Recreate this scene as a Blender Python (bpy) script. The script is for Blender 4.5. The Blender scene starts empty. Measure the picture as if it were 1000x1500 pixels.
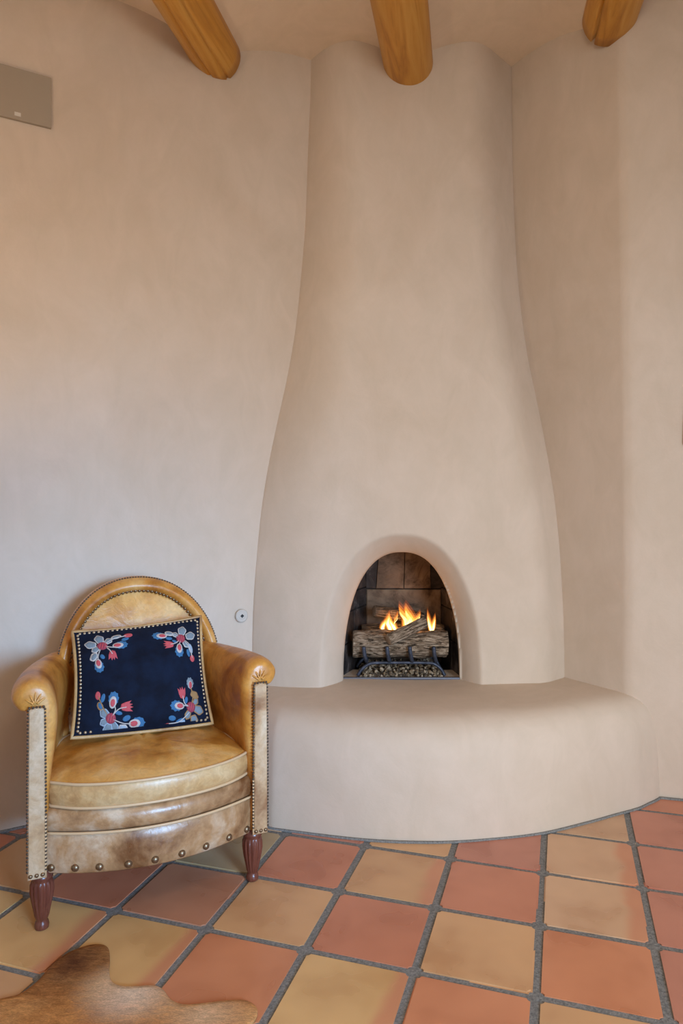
import bpy, bmesh, math, random
import numpy as np
from mathutils import Vector, Matrix, noise

random.seed(7)
C = bpy.context.scene.collection
SC = bpy.context.scene

# ------------------------------------------------------------------ camera
FPX, EYE, HOR = 1031.0, 1.253, 733.0
cam_d = bpy.data.cameras.new('camera')
cam_d.sensor_fit = 'VERTICAL'
cam_d.sensor_height = 36.0
cam_d.lens = FPX / 1500 * 36.0
cam_d.shift_y = -(750 - HOR) / 1500
cam_d.clip_start = 0.02
cam = bpy.data.objects.new('camera', cam_d)
C.objects.link(cam)
cam.location = (0, 0, EYE)
cam.rotation_euler = (math.pi / 2, 0, 0)
SC.camera = cam

# ------------------------------------------------------------------ world, lights, exposure
SC.view_settings.view_transform = 'Standard'
SC.view_settings.look = 'None'
SC.view_settings.gamma = 1.0
SC.view_settings.use_curve_mapping = False
SC.view_settings.exposure = 0.12
w = bpy.data.worlds.new('world'); SC.world = w
w.use_nodes = True
w.node_tree.nodes['Background'].inputs[0].default_value = (1.0, 0.92, 0.83, 1)
w.node_tree.nodes['Background'].inputs[1].default_value = 0.52


def area(name, loc, target, size, energy, col, spread=180, sizey=None):
    d = bpy.data.lights.new(name, 'AREA')
    d.energy = energy; d.color = col; d.size = size
    if sizey:
        d.shape = 'RECTANGLE'; d.size_y = sizey
    d.spread = math.radians(spread)
    o = bpy.data.objects.new(name, d); C.objects.link(o)
    o.location = loc
    o.rotation_euler = (Vector(target) - Vector(loc)).to_track_quat('-Z', 'Y').to_euler()
    return o


# daylight from the glazed doors on the right, falling slightly downwards as sky light does
area('daylight_doors', (1.8, -1.2, 1.35), (0.65, 2.95, 0.40), 1.0, 21, (0.72, 0.86, 1.0), 75, 1.3)
# softer daylight from the windows behind
area('daylight_windows', (2.2, -1.7, 1.45), (-1.05, 2.7, 0.45), 1.1, 8, (0.20, 0.52, 1.0), 30, 1.2)
# warm fill added above the view to brighten ceiling, walls and floor
pd = bpy.data.lights.new('warm_fill', 'POINT'); pd.energy = 34; pd.color = (1.0, 0.88, 0.73); pd.shadow_soft_size = 0.3
po_ = bpy.data.objects.new('warm_fill', pd); C.objects.link(po_); po_.location = (0.3, 0.55, 2.4)


# ------------------------------------------------------------------ helpers
def tag(o, label=None, cat=None, group=None, kind=None):
    if label: o['label'] = label
    if cat: o['category'] = cat
    if group: o['group'] = group
    if kind: o['kind'] = kind
    return o


def mesh(name, verts, faces, mat, parent=None, smooth=True, loc=None, rot=None):
    m = bpy.data.meshes.new(name)
    m.from_pydata([tuple(map(float, v)) for v in verts], [], [tuple(map(int, f)) for f in faces])
    m.update()
    bm = bmesh.new(); bm.from_mesh(m)
    bmesh.ops.recalc_face_normals(bm, faces=bm.faces)
    bm.to_mesh(m); bm.free()
    if smooth:
        m.shade_smooth()
    if mat: m.materials.append(mat)
    return link(name, m, parent, loc, rot)


def link(name, m, parent=None, loc=None, rot=None):
    o = bpy.data.objects.new(name, m); C.objects.link(o)
    if parent: o.parent = parent
    if loc is not None: o.location = loc
    if rot is not None: o.rotation_euler = rot
    return o


def empty(name, loc, rz=0):
    o = bpy.data.objects.new(name, None); C.objects.link(o)
    o.location = loc; o.rotation_euler = (0, 0, rz)
    o.empty_display_size = 0.1
    return o


def grid(nu, nv, off=0, closeu=False, closev=False):
    F = []
    for a in range(nu if closeu else nu - 1):
        for b in range(nv if closev else nv - 1):
            a2, b2 = (a + 1) % nu, (b + 1) % nv
            F.append((off + a * nv + b, off + a2 * nv + b, off + a2 * nv + b2, off + a * nv + b2))
    return F


class MB:
    """collects pieces of one part"""
    def __init__(s): s.v = []; s.f = []
    def add(s, v, f):
        n = len(s.v); s.v += [tuple(p) for p in v]; s.f += [tuple(i + n for i in q) for q in f]
    def build(s, name, mat, parent=None, smooth=True): return mesh(name, s.v, s.f, mat, parent, smooth)


def box_vf(cx, cy, cz, sx, sy, sz, b=0.0):
    """box with chamfered edges"""
    bm = bmesh.new()
    bmesh.ops.create_cube(bm, size=1)
    bmesh.ops.scale(bm, vec=(sx, sy, sz), verts=bm.verts)
    if b > 0:
        bmesh.ops.bevel(bm, geom=bm.edges[:], offset=b, segments=2, affect='EDGES', profile=0.5)
    bm.verts.ensure_lookup_table()
    v = [(p.co.x + cx, p.co.y + cy, p.co.z + cz) for p in bm.verts]
    f = [[q.index for q in fc.verts] for fc in bm.faces]
    bm.free()
    return v, f


def tube_vf(path, r, n=8, caps=True, closed=False):
    P = [Vector(p) for p in path]
    m = len(P)
    R = r if hasattr(r, '__len__') else [r] * m
    V = []; F = []
    up = Vector((0, 0, 1)); prev = None
    for i in range(m):
        if closed: t = (P[(i + 1) % m] - P[i - 1])
        else: t = P[min(i + 1, m - 1)] - P[max(i - 1, 0)]
        t.normalize()
        if prev is None:
            a = t.cross(up)
            if a.length < 1e-3: a = t.cross(Vector((1, 0, 0)))
            a.normalize()
        else:
            a = prev - t * prev.dot(t); a.normalize()
        prev = a
        b = t.cross(a)
        for k in range(n):
            an = 2 * math.pi * k / n
            V.append(P[i] + (a * math.cos(an) + b * math.sin(an)) * R[i])
    F = grid(m, n, 0, closed, True)
    if caps and not closed:
        F.append(tuple(range(n))); F.append(tuple((m - 1) * n + k for k in range(n)))
    return V, F


def lathe_vf(prof, n=24, fl=0, amp=None, c=(0, 0)):
    V = []
    for j, (r, z) in enumerate(prof):
        for k in range(n):
            a = 2 * math.pi * k / n
            rr = r * (1 + (amp[j] * math.cos(fl * a) if amp else 0))
            V.append((c[0] + rr * math.cos(a), c[1] + rr * math.sin(a), z))
    F = grid(len(prof), n, 0, False, True)
    F.append(tuple(range(n))); F.append(tuple((len(prof) - 1) * n + k for k in range(n)))
    return V, F


def dome_vf(c, nrm, r, h, n=8, rings=2):
    nrm = Vector(nrm).normalized()
    a = nrm.orthogonal().normalized(); b = nrm.cross(a)
    c = Vector(c); V = []
    for j in range(rings):
        q = j / rings * math.pi / 2
        for k in range(n):
            an = 2 * math.pi * k / n
            V.append(c + (a * math.cos(an) + b * math.sin(an)) * r * math.cos(q) + nrm * h * math.sin(q))
    V.append(c + nrm * h)
    F = grid(rings, n, 0, False, True)
    for k in range(n): F.append(((rings - 1) * n + k, (rings - 1) * n + (k + 1) % n, rings * n))
    return V, F


def sstep(a, b, x):
    t = np.clip((np.asarray(x, float) - a) / (b - a), 0, 1)
    return t * t * (3 - 2 * t)


def nz(x, y, z, s=1.0):
    return noise.noise(Vector((x * s, y * s, z * s)))


# ------------------------------------------------------------------ materials
def mat(name, base, rough=0.6, spec=0.5, metal=0.0):
    m = bpy.data.materials.new(name); m.use_nodes = True
    b = m.node_tree.nodes['Principled BSDF']
    b.inputs['Base Color'].default_value = (*base, 1)
    b.inputs['Roughness'].default_value = rough
    b.inputs['Specular IOR Level'].default_value = spec
    b.inputs['Metallic'].default_value = metal
    return m


def N(m, t, **kw):
    n = m.node_tree.nodes.new(t)
    for k, v in kw.items(): setattr(n, k, v)
    return n


def L(m, a, b): m.node_tree.links.new(a, b)


def noise_tex(m, scale, detail=4, rough=0.6, vec=None, dist=0.0):
    n = N(m, 'ShaderNodeTexNoise')
    n.inputs['Scale'].default_value = scale; n.inputs['Detail'].default_value = detail
    n.inputs['Roughness'].default_value = rough; n.inputs['Distortion'].default_value = dist
    if vec is not None: L(m, vec, n.inputs['Vector'])
    return n


def ramp(m, fac, stops):
    r = N(m, 'ShaderNodeValToRGB')
    e = r.color_ramp.elements
    while len(e) < len(stops): e.new(0.5)
    for i, (p, c) in enumerate(stops):
        e[i].position = p; e[i].color = (*c, 1)
    L(m, fac, r.inputs['Fac'])
    return r


def bump(m, height, strength, dist=0.01, prev=None):
    b = N(m, 'ShaderNodeBump')
    b.inputs['Strength'].default_value = strength; b.inputs['Distance'].default_value = dist
    L(m, height, b.inputs['Height'])
    if prev: L(m, prev, b.inputs['Normal'])
    return b


def coords(m, which='Object', scale=None):
    tc = N(m, 'ShaderNodeTexCoord')
    if scale is None: return tc.outputs[which]
    mp = N(m, 'ShaderNodeMapping'); mp.inputs['Scale'].default_value = scale
    L(m, tc.outputs[which], mp.inputs['Vector'])
    return mp.outputs['Vector']


def bsdf(m): return m.node_tree.nodes['Principled BSDF']


def mix(m, fac, a, b, mode='MIX'):
    n = N(m, 'ShaderNodeMix', data_type='RGBA', blend_type=mode)
    if isinstance(fac, (int, float)): n.inputs[0].default_value = fac
    else: L(m, fac, n.inputs[0])
    for s, v in ((6, a), (7, b)):
        if isinstance(v, tuple): n.inputs[s].default_value = (*v, 1)
        else: L(m, v, n.inputs[s])
    return n.outputs[2]


def mat_plaster(name, c0, c1, c2):
    m = mat(name, c0, 0.62, 0.3)
    n1 = noise_tex(m, 1.6, 6, 0.62, coords(m), 0.6)
    n2 = noise_tex(m, 7.0, 5, 0.65, coords(m, scale=(1, 1, 0.55)), 1.2)
    r1 = ramp(m, n1.outputs['Fac'], [(0.3, c0), (0.5, c1), (0.7, c2)])
    r2 = ramp(m, n2.outputs['Fac'], [(0.3, (0.945, 0.945, 0.93)), (0.7, (1.03, 1.025, 1.03))])
    L(m, mix(m, 1.0, r1.outputs['Color'], r2.outputs['Color'], 'MULTIPLY'), bsdf(m).inputs['Base Color'])
    n3 = noise_tex(m, 14, 6, 0.6, coords(m), 0.8)
    n4 = noise_tex(m, 110, 3, 0.6, coords(m))
    b1 = bump(m, n3.outputs['Fac'], 0.09, 0.015)
    b2 = bump(m, n4.outputs['Fac'], 0.07, 0.004, b1.outputs['Normal'])
    L(m, b2.outputs['Normal'], bsdf(m).inputs['Normal'])
    return m


PL = mat_plaster('plaster', (0.585, 0.475, 0.375), (0.61, 0.505, 0.41), (0.64, 0.535, 0.44))
PLC = mat_plaster('plaster_ceiling_lit', (0.74, 0.60, 0.455), (0.78, 0.64, 0.495), (0.81, 0.675, 0.53))  # same plaster as the walls, lightened to stand in for light on the ceiling


def mat_leather(name, a, b, c, rough=0.36):
    m = mat(name, b, rough, 0.5)
    n1 = noise_tex(m, 5.5, 5, 0.6, coords(m), 0.5)
    r = ramp(m, n1.outputs['Fac'], [(0.36, a), (0.5, b), (0.64, c)])
    n2 = noise_tex(m, 38, 4, 0.7, coords(m), 1.5)
    r2 = ramp(m, n2.outputs['Fac'], [(0.35, (0.86, 0.84, 0.82)), (0.65, (1.05, 1.05, 1.05))])
    L(m, mix(m, 1.0, r.outputs['Color'], r2.outputs['Color'], 'MULTIPLY'), bsdf(m).inputs['Base Color'])
    rr = N(m, 'ShaderNodeMapRange'); rr.inputs['To Min'].default_value = rough - 0.08; rr.inputs['To Max'].default_value = rough + 0.14
    L(m, n1.outputs['Fac'], rr.inputs['Value']); L(m, rr.outputs[0], bsdf(m).inputs['Roughness'])
    n3 = noise_tex(m, 18, 4, 0.6, coords(m), 1.0)
    v = N(m, 'ShaderNodeTexVoronoi'); v.inputs['Scale'].default_value = 420
    L(m, coords(m), v.inputs['Vector'])
    b1 = bump(m, n3.outputs['Fac'], 0.16, 0.012)
    b2 = bump(m, v.outputs['Distance'], 0.08, 0.001, b1.outputs['Normal'])
    L(m, b2.outputs['Normal'], bsdf(m).inputs['Normal'])
    return m


LEA = mat_leather('leather_ochre', (0.36, 0.125, 0.02), (0.60, 0.265, 0.05), (0.68, 0.37, 0.115), 0.31)
LEC = mat_leather('leather_cushion', (0.54, 0.23, 0.035), (0.68, 0.345, 0.08), (0.74, 0.46, 0.18), 0.31)
LEW = mat_leather('leather_worn_sheen', (0.17, 0.068, 0.024), (0.42, 0.235, 0.11), (0.60, 0.45, 0.31), 0.28)  # worn brown leather; its pale tones paint in the bright floor's reflection
LEP = mat_leather('leather_panel_sheen', (0.27, 0.13, 0.055), (0.50, 0.32, 0.17), (0.64, 0.49, 0.33), 0.33)  # arm fronts, with a bluish reflection painted in as paler tan
LEB = mat_leather('leather_boxing', (0.34, 0.165, 0.06), (0.55, 0.33, 0.14), (0.64, 0.45, 0.24), 0.31)
PIPE = mat('leather_piping', (0.60, 0.40, 0.22), 0.42)
BRASS = mat('aged_brass', (0.24, 0.165, 0.10), 0.38, 0.5, 0.85)
DNAIL = mat('dark_nail', (0.10, 0.075, 0.055), 0.4, 0.5, 0.7)


def mat_wood(name, a, b, c, rough, sc=(14, 14, 1.1), axis=None):
    m = mat(name, b, rough, 0.45)
    n = noise_tex(m, 2.2, 7, 0.62, coords(m, scale=sc), 1.4)
    r = ramp(m, n.outputs['Fac'], [(0.28, a), (0.5, b), (0.74, c)])
    L(m, r.outputs['Color'], bsdf(m).inputs['Base Color'])
    L(m, bump(m, n.outputs['Fac'], 0.12, 0.006).outputs['Normal'], bsdf(m).inputs['Normal'])
    return m


BEAM = mat_wood('honey_log', (0.38, 0.15, 0.018), (0.56, 0.26, 0.035), (0.64, 0.34, 0.07), 0.42, (9, 9, 0.8))
LEGW = mat_wood('mahogany', (0.085, 0.022, 0.014), (0.145, 0.042, 0.026), (0.20, 0.065, 0.04), 0.26, (20, 20, 3))

# ---- terracotta: each tile carries its own clay colours in obj.color
TILE = mat('terracotta_tile', (0.5, 0.2, 0.1), 0.3, 0.5)
m = TILE
oi = N(m, 'ShaderNodeObjectInfo')
tc = N(m, 'ShaderNodeTexCoord')
addv = N(m, 'ShaderNodeVectorMath', operation='ADD')
mulr = N(m, 'ShaderNodeVectorMath', operation='SCALE'); mulr.inputs['Scale'].default_value = 37.0
comb = N(m, 'ShaderNodeCombineXYZ')
L(m, oi.outputs['Random'], comb.inputs[0]); L(m, oi.outputs['Random'], comb.inputs[1])
L(m, comb.outputs[0], mulr.inputs[0])
L(m, tc.outputs['Object'], addv.inputs[0]); L(m, mulr.outputs[0], addv.inputs[1])
tn = noise_tex(m, 5.5, 2, 0.5, addv.outputs[0], 0.25)
red = ramp(m, tn.outputs['Fac'], [(0.3, (0.54, 0.21, 0.115)), (0.7, (0.60, 0.25, 0.13))])
# clay flashing along one side of the tile, ragged by noise
sx = N(m, 'ShaderNodeSeparateXYZ'); L(m, tc.outputs['Object'], sx.inputs[0])
ma = N(m, 'ShaderNodeMath', operation='MULTIPLY_ADD'); ma.inputs[1].default_value = 0.10
L(m, tn.outputs['Fac'], ma.inputs[0]); L(m, sx.outputs['X'], ma.inputs[2])
edge = N(m, 'ShaderNodeMapRange', interpolation_type='SMOOTHSTEP')
edge.inputs['From Min'].default_value = 0.125; edge.inputs['From Max'].default_value = 0.175
L(m, ma.outputs[0], edge.inputs['Value'])
tint = ramp(m, tn.outputs['Fac'], [(0.32, (0.86, 0.80, 0.76)), (0.5, (1, 1, 1)), (0.72, (1.08, 1.1, 1.1))])
body = mix(m, 1.0, oi.outputs['Color'], tint.outputs['Color'], 'MULTIPLY')
ea = N(m, 'ShaderNodeMath', operation='MULTIPLY'); L(m, edge.outputs[0], ea.inputs[0]); L(m, oi.outputs['Alpha'], ea.inputs[1])
L(m, mix(m, ea.outputs[0], body, red.outputs['Color']), bsdf(m).inputs['Base Color'])
rg = N(m, 'ShaderNodeMapRange'); rg.inputs['To Min'].default_value = 0.25; rg.inputs['To Max'].default_value = 0.31
L(m, tn.outputs['Fac'], rg.inputs['Value']); L(m, rg.outputs[0], bsdf(m).inputs['Roughness'])
fn = noise_tex(m, 28, 4, 0.6, addv.outputs[0])
L(m, bump(m, fn.outputs['Fac'], 0.02, 0.003).outputs['Normal'], bsdf(m).inputs['Normal'])

GROUT = mat('grout', (0.20, 0.20, 0.19), 0.9, 0.2)
g = noise_tex(GROUT, 160, 3, 0.7, coords(GROUT))
L(GROUT, ramp(GROUT, g.outputs['Fac'], [(0.3, (0.11, 0.115, 0.115)), (0.7, (0.30, 0.295, 0.285))]).outputs['Color'], bsdf(GROUT).inputs['Base Color'])
L(GROUT, bump(GROUT, g.outputs['Fac'], 0.5, 0.004).outputs['Normal'], bsdf(GROUT).inputs['Normal'])


# ================================================================== room shell
XL0 = np.array([-1.29, 2.66]); DL = np.array([0.864, 0.504]); DL = DL / np.linalg.norm(DL)
NL = np.array([DL[1], -DL[0]])             # into the room


def catmull(P, n=12):
    P = [np.array(p, float) for p in P]
    P = [2 * P[0] - P[1]] + P + [2 * P[-1] - P[-2]]
    out = []
    for i in range(1, len(P) - 2):
        for k in range(n):
            t = k / n
            a, b, c, d = P[i - 1], P[i], P[i + 1], P[i + 2]
            out.append(0.5 * (2 * b + (c - a) * t + (2 * a - 5 * b + 4 * c - d) * t * t + (3 * b - a - 3 * c + d) * t ** 3))
    out.append(P[-2])
    return np.array(out)


WR = catmull([(0.42, 4.35), (0.72, 3.82), (0.87, 3.56), (1.02, 3.30), (1.12, 3.150), (1.19, 3.048), (1.225, 3.008), (1.28, 2.985), (1.43, 2.945), (1.7, 2.87), (2.2, 2.72), (3.0, 2.46), (4.2, 2.1)], 10)


def lean(z): return 0.13 * float(sstep(1.2, 3.2, z))


def wr_at(z):
    return WR + np.array([-0.55, -0.83]) * lean(z)


# left wall
zs = np.linspace(-0.05, 3.75, 64); ts = np.linspace(-3.4, 1.45, 90)
V = []
for t in ts:
    p = XL0 + DL * t
    for z in zs:
        d = 0.010 * nz(p[0], p[1], z, 1.1) + 0.004 * nz(p[0] + 9, p[1], z, 3.1)
        V.append((p[0] + NL[0] * d, p[1] + NL[1] * d, z))
tag(mesh('wall_left', V, grid(len(ts), len(zs)), PL), kind='structure')
V = []
for i in range(len(WR)):
    for z in zs:
        p = wr_at(z)[i]
        d = 0.010 * nz(p[0], p[1], z + 5, 1.2)
        V.append((p[0] - 0.7 * d, p[1] - 0.7 * d, z))
tag(mesh('wall_right', V, grid(len(WR), len(zs)), PL), kind='structure')

# ceiling: plaster vaults that spring from the flanks of the log beams
BD = np.array([0.181, 0.983])                # beam direction
BU = np.array([0.983, -0.181])
BEAMS = [(-1.945, 3.17, 0.11), (-1.108, 3.213, 0.106), (-0.281, 3.24, 0.111), (0.568, 3.26, 0.108), (1.42, 3.30, 0.11)]


def ceil_z(u):
    bs = [(-2.8, 3.14, 0.11)] + BEAMS + [(2.28, 3.34, 0.11), (3.2, 3.42, .11), (4.1, 3.46, .11)]
    if u <= bs[0][0]: return bs[0][1]
    for a, b in zip(bs, bs[1:]):
        if u <= b[0]:
            t = (u - a[0]) / (b[0] - a[0])
            z = a[1] + (b[1] - a[1]) * t - 0.02
            return z + 0.125 * (1 - abs(2 * t - 1) ** 2.6)
    return bs[-1][1]


us = np.linspace(-3.6, 4.0, 260); ws = np.linspace(-3.4, 4.6, 60)
V = []
for u in us:
    for s in ws:
        p = BU * u + BD * s
        V.append((p[0], p[1], ceil_z(u) + 0.012 * nz(p[0], p[1], 3, 1.6)))
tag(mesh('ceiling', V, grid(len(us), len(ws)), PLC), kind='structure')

# ---- floor: grout bed with a tile on every cell
YAW, PITCH = -0.304514, EYE / 4.04202
TX, TY = -2.88873 * PITCH, 8.18664 * PITCH
ct, st = math.cos(YAW), math.sin(YAW)


def cell(i, j): return (PITCH * (ct * i - st * j) + TX, PITCH * (st * i + ct * j) + TY)


v, f = box_vf(0.3, 1.0, -0.031, 9.0, 8.0, 0.055)
floor = tag(mesh('floor', v, f, GROUT, smooth=False), kind='structure')
RED = (0.57, 0.215, 0.12); RED2 = (0.52, 0.21, 0.14); OCH = (0.62, 0.35, 0.17); YEL = (0.68, 0.42, 0.18)
OLV = (0.40, 0.29, 0.16); BGE = (0.60, 0.37, 0.22); ORA = (0.62, 0.245, 0.12); BRN = (0.52, 0.24, 0.14)
# colours read off the photograph: (column, row) with row counted away from the camera
TCOL = {(0, -1): RED, (1, -1): BRN, (2, -1): OCH, (3, -1): RED, (4, -1): OCH, (5, -1): ORA, (6, -1): RED2,
        (0, 0): OLV, (1, 0): OLV, (2, 0): RED, (3, 0): OCH, (4, 0): RED, (5, 0): BGE, (6, 0): RED2,
        (-1, -1): OCH, (-1, 0): OCH, (0, 1): BGE, (1, 1): BGE, (2, 1): RED2, (3, 1): OCH, (4, 1): RED2, (5, 1): BGE, (6, 1): RED2,
        (5, 2): BGE, (6, 2): RED2, (7, 1): RED2, (7, 0): RED2, (7, -1): RED, (-2, 0): RED, (-1, 1): ORA, (-2, -1): RED,
        (-1, -2): YEL, (0, -2): YEL, (1, -2): YEL, (2, -2): ORA, (3, -2): YEL, (4, -2): ORA, (5, -2): OCH, (6, -2): RED, (-2, -2): RED}
EDGED = {(0, -2), (1, -2), (3, -2), (5, 0), (5, 1), (3, 0)}
bm = bmesh.new(); bmesh.ops.create_cube(bm, size=1)
bmesh.ops.scale(bm, vec=(PITCH - 0.0165, PITCH - 0.0165, 0.03), verts=bm.verts)
bmesh.ops.bevel(bm, geom=[e for e in bm.edges if abs(e.verts[0].co.z - e.verts[1].co.z) > 0.01], offset=0.009, segments=3, affect='EDGES')
bmesh.ops.bevel(bm, geom=[e for e in bm.edges if e.verts[0].co.z > 0.01 and e.verts[1].co.z > 0.01], offset=0.004, segments=2, affect='EDGES')
tile_me = bpy.data.meshes.new('tile'); bm.to_mesh(tile_me); bm.free()
tile_me.materials.append(TILE); tile_me.shade_smooth()
tile_me.set_sharp_from_angle(angle=math.radians(50))
rt = random.Random(3)
ALLC = [RED, ORA, OCH, YEL, RED2, BGE]
for i in range(-6, 13):
    for j in range(-8, 4):
        x, y = cell(i + 0.5, j + 0.5)
        if y < -0.3 or abs(x) > 3.4: continue
        o = link('tile', tile_me, floor)
        o.location = (x, y, -0.015 + rt.uniform(-0.0012, 0.0008))
        flip = 0 if (i, j) in EDGED else rt.choice((0, 1, 2, 3))
        o.rotation_euler = (rt.uniform(-.003, .003), rt.uniform(-.003, .003), YAW + flip * math.pi / 2)
        c = TCOL.get((i, j)) or ALLC[rt.randrange(6)]
        q = rt.uniform(0.93, 1.06)
        o.color = (c[0] * q, c[1] * q, c[2] * q, 0.85 if (i, j) in EDGED else 0.0)

# ================================================================== fireplace
fp = tag(empty('fireplace', (0.35, 2.95, 0)), 'sculpted kiva fireplace of beige adobe plaster with curved hearth bench and arched firebox', 'fireplace')
FO = np.array([0.35, 2.95, 0.0])


def fpm(name, verts, faces, mt, parent=fp, smooth=True):
    v = [(p[0] - FO[0], p[1] - FO[1], p[2]) for p in verts] if parent is fp else verts
    return mesh(name, v, faces, mt, parent, smooth)


LEFT_PX = [(60, 456), (85, 455), (200, 453), (300, 449), (380, 443), (450, 437), (520, 427), (600, 409), (700, 388), (800, 375), (900, 369), (1000, 368), (1100, 368)]
RIGHT_PX = [(60, 748), (90, 748), (200, 750), (300, 752), (400, 757), (500, 768), (560, 780), (640, 797), (700, 808), (760, 816), (850, 823), (930, 827), (990, 827), (1100, 827)]
# plan position of the two creases, per height
hl = np.array(LEFT_PX, float); hr = np.array(RIGHT_PX, float)


def left_pt(z):
    Y = 3.25
    for _ in range(6):
        y = HOR - (z - EYE) * FPX / Y
        k = (np.interp(y, hl[:, 0], hl[:, 1]) - 500) / FPX
        # XL0 + t DL on ray X=kY
        t = (k * XL0[1] - XL0[0]) / (DL[0] - k * DL[1])
        Y = XL0[1] + t * DL[1]
    return XL0 + t * DL


def right_pt(z):
    W = wr_at(z); sl = 500 + FPX * W[:, 0] / W[:, 1]
    Y = 3.35
    for _ in range(6):
        y = HOR - (z - EYE) * FPX / Y
        xr = np.interp(y, hr[:, 0], hr[:, 1])
        Y = np.interp(xr, sl[:70], W[:70, 1])
    return np.array([np.interp(xr, sl[:70], W[:70, 0]), Y])


HZ = 0.43                                   # bench top
zrow = np.concatenate([np.arange(0.36, 1.16, 0.008), np.arange(1.16, 3.62, 0.022)])
zr = np.arange(0.3, 3.7, 0.05)
LP = np.array([left_pt(z) for z in zr]); RP = np.array([right_pt(z) for z in zr])
k5 = np.ones(7) / 7
for A in (LP, RP):
    for c in (0, 1):
        pad = np.concatenate([[A[0, c]] * 3, A[:, c], [A[-1, c]] * 3])
        A[:, c] = np.convolve(pad, k5, 'valid')
NT = 230
rows = []
for z in zrow:
    l = np.array([np.interp(z, zr, LP[:, 0]), np.interp(z, zr, LP[:, 1])])
    r = np.array([np.interp(z, zr, RP[:, 0]), np.interp(z, zr, RP[:, 1])])
    front = np.interp(z, [0.4, 1.2, 1.9, 2.6, 3.3], [3.115, 3.125, 3.165, 3.19, 3.19])
    n = np.interp(z, [0.4, 1.0, 1.8, 2.6, 3.3], [3.2, 3.0, 2.6, 2.5, 2.5])
    midc = (l + r) / 2
    ch = r - l; ln = np.linalg.norm(ch); ch = ch / ln
    nm = np.array([ch[1], -ch[0]])
    b = (midc[1] - front) / max(0.3, -nm[1])
    t = np.linspace(0, 1, 1601)
    wl = np.interp(z, [0.4, 1.2, 2.0, 3.3], [0.34, 0.34, 0.26, 0.22]); wr_ = np.interp(z, [0.4, 1.0, 1.6, 2.2, 3.3], [0.125, 0.14, 0.17, 0.20, 0.20])
    xl, xr_ = np.minimum(t * ln / wl, 1), (1 - t) * ln / wr_
    hh_ = np.clip(0.5 + 0.5 * (1 - xr_) / 0.38, 0, 1)
    qr = (1 - hh_) + xr_ * hh_ - 0.38 * hh_ * (1 - hh_)
    o = b * (1 - (1 - xl) ** 2) ** 0.95 * qr
    o = o * (1 + 0.10 * (1 - (2 * t - 1) ** 2)) / 1.08
    P = l[None] + np.outer(t * ln, ch) + np.outer(o, nm)
    # tuck the ends a little into the walls
    ss = np.concatenate([[0], np.cumsum(np.linalg.norm(np.diff(P, axis=0), axis=1))])
    q = np.linspace(0, ss[-1], NT)
    P = np.stack([np.interp(q, ss, P[:, 0]), np.interp(q, ss, P[:, 1])], 1)
    P[0] += np.array([-0.02, 0.03]); P[-1] += np.array([0.02, 0.03])
    rows.append(P)
G = np.zeros((len(zrow), NT, 3))
for a, z in enumerate(zrow):
    G[a, :, 0] = rows[a][:, 0]; G[a, :, 1] = rows[a][:, 1]; G[a, :, 2] = z
# arched mouth: outer and inner outline
XO, HWO, HHO = 0.265, 0.362, 0.675
XI, HWI, HHI = 0.277, 0.268, 0.585
MM = 2.3


def rho(X, Z, xc, hw, hh):
    return ((np.abs(X - xc) / hw) ** MM + (np.maximum(Z - HZ, 0) / hh) ** MM) ** (1 / MM)


ro = rho(G[..., 0], G[..., 2], XO, HWO, HHO); ri = rho(G[..., 0], G[..., 2], XI, HWI, HHI)
e = np.clip((ri - 1) / np.maximum((ri - 1) + (1 - ro), 1e-6), 0, 1)
e = np.where(ro >= 1, 1, np.where(ri <= 1, 0, e))
dep = 0.115 * (1 - e) ** 1.15
dep *= sstep(0, 0.22, 1 - e) * 0.25 + 0.75
G[..., 1] += dep
for a in range(len(zrow)):
    for b in range(NT):
        G[a, b, 1] -= 0.006 * nz(G[a, b, 0], 1, G[a, b, 2], 2.2)
inside = ri < 1
# snap vertices next to the mouth onto its outline
flat = G.reshape(-1, 3).copy()
faces = grid(len(zrow), NT)
inf = inside.reshape(-1)
keep = [q for q in faces if not all(inf[i] for i in q) and sum(inf[i] for i in q) < 3]
used = set(i for q in keep for i in q)
edge_cnt = {}
for q in keep:
    for a, b in zip(q, q[1:] + q[:1]):
        k = (min(a, b), max(a, b)); edge_cnt[k] = edge_cnt.get(k, 0) + 1
rib = ri.reshape(-1)
bnd = set()
for (a, b), c in edge_cnt.items():
    if c == 1 and rib[a] < 1.3 and rib[b] < 1.3 and flat[a, 2] > HZ - 0.03:
        bnd.add(a); bnd.add(b)
for i in bnd:
    if flat[i, 2] < HZ - 0.002:
        flat[i, 0] = XI + math.copysign(HWI, flat[i, 0] - XI); continue
    X, Z = flat[i, 0] - XI, flat[i, 2] - HZ
    s = 1 / max(rib[i], 1e-6)
    flat[i, 0] = XI + X * s; flat[i, 2] = HZ + Z * s
    flat[i, 1] = 3.236
# rim going into the box
extra = []; emap = {}
nb = len(flat)
for i in sorted(bnd):
    emap[i] = nb + len(extra)
    extra.append((flat[i, 0], flat[i, 1] + 0.03, flat[i, 2]))
for (a, b), c in edge_cnt.items():
    if c == 1 and a in bnd and b in bnd: keep.append((a, b, emap[b], emap[a]))
fpm('chimney_breast', list(map(tuple, flat)) + extra, keep, PL)
cb = fp.children[0].data
bm = bmesh.new(); bm.from_mesh(cb)
bmesh.ops.delete(bm, geom=[v for v in bm.verts if not v.link_faces], context='VERTS'); bm.to_mesh(cb); bm.free()

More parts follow.
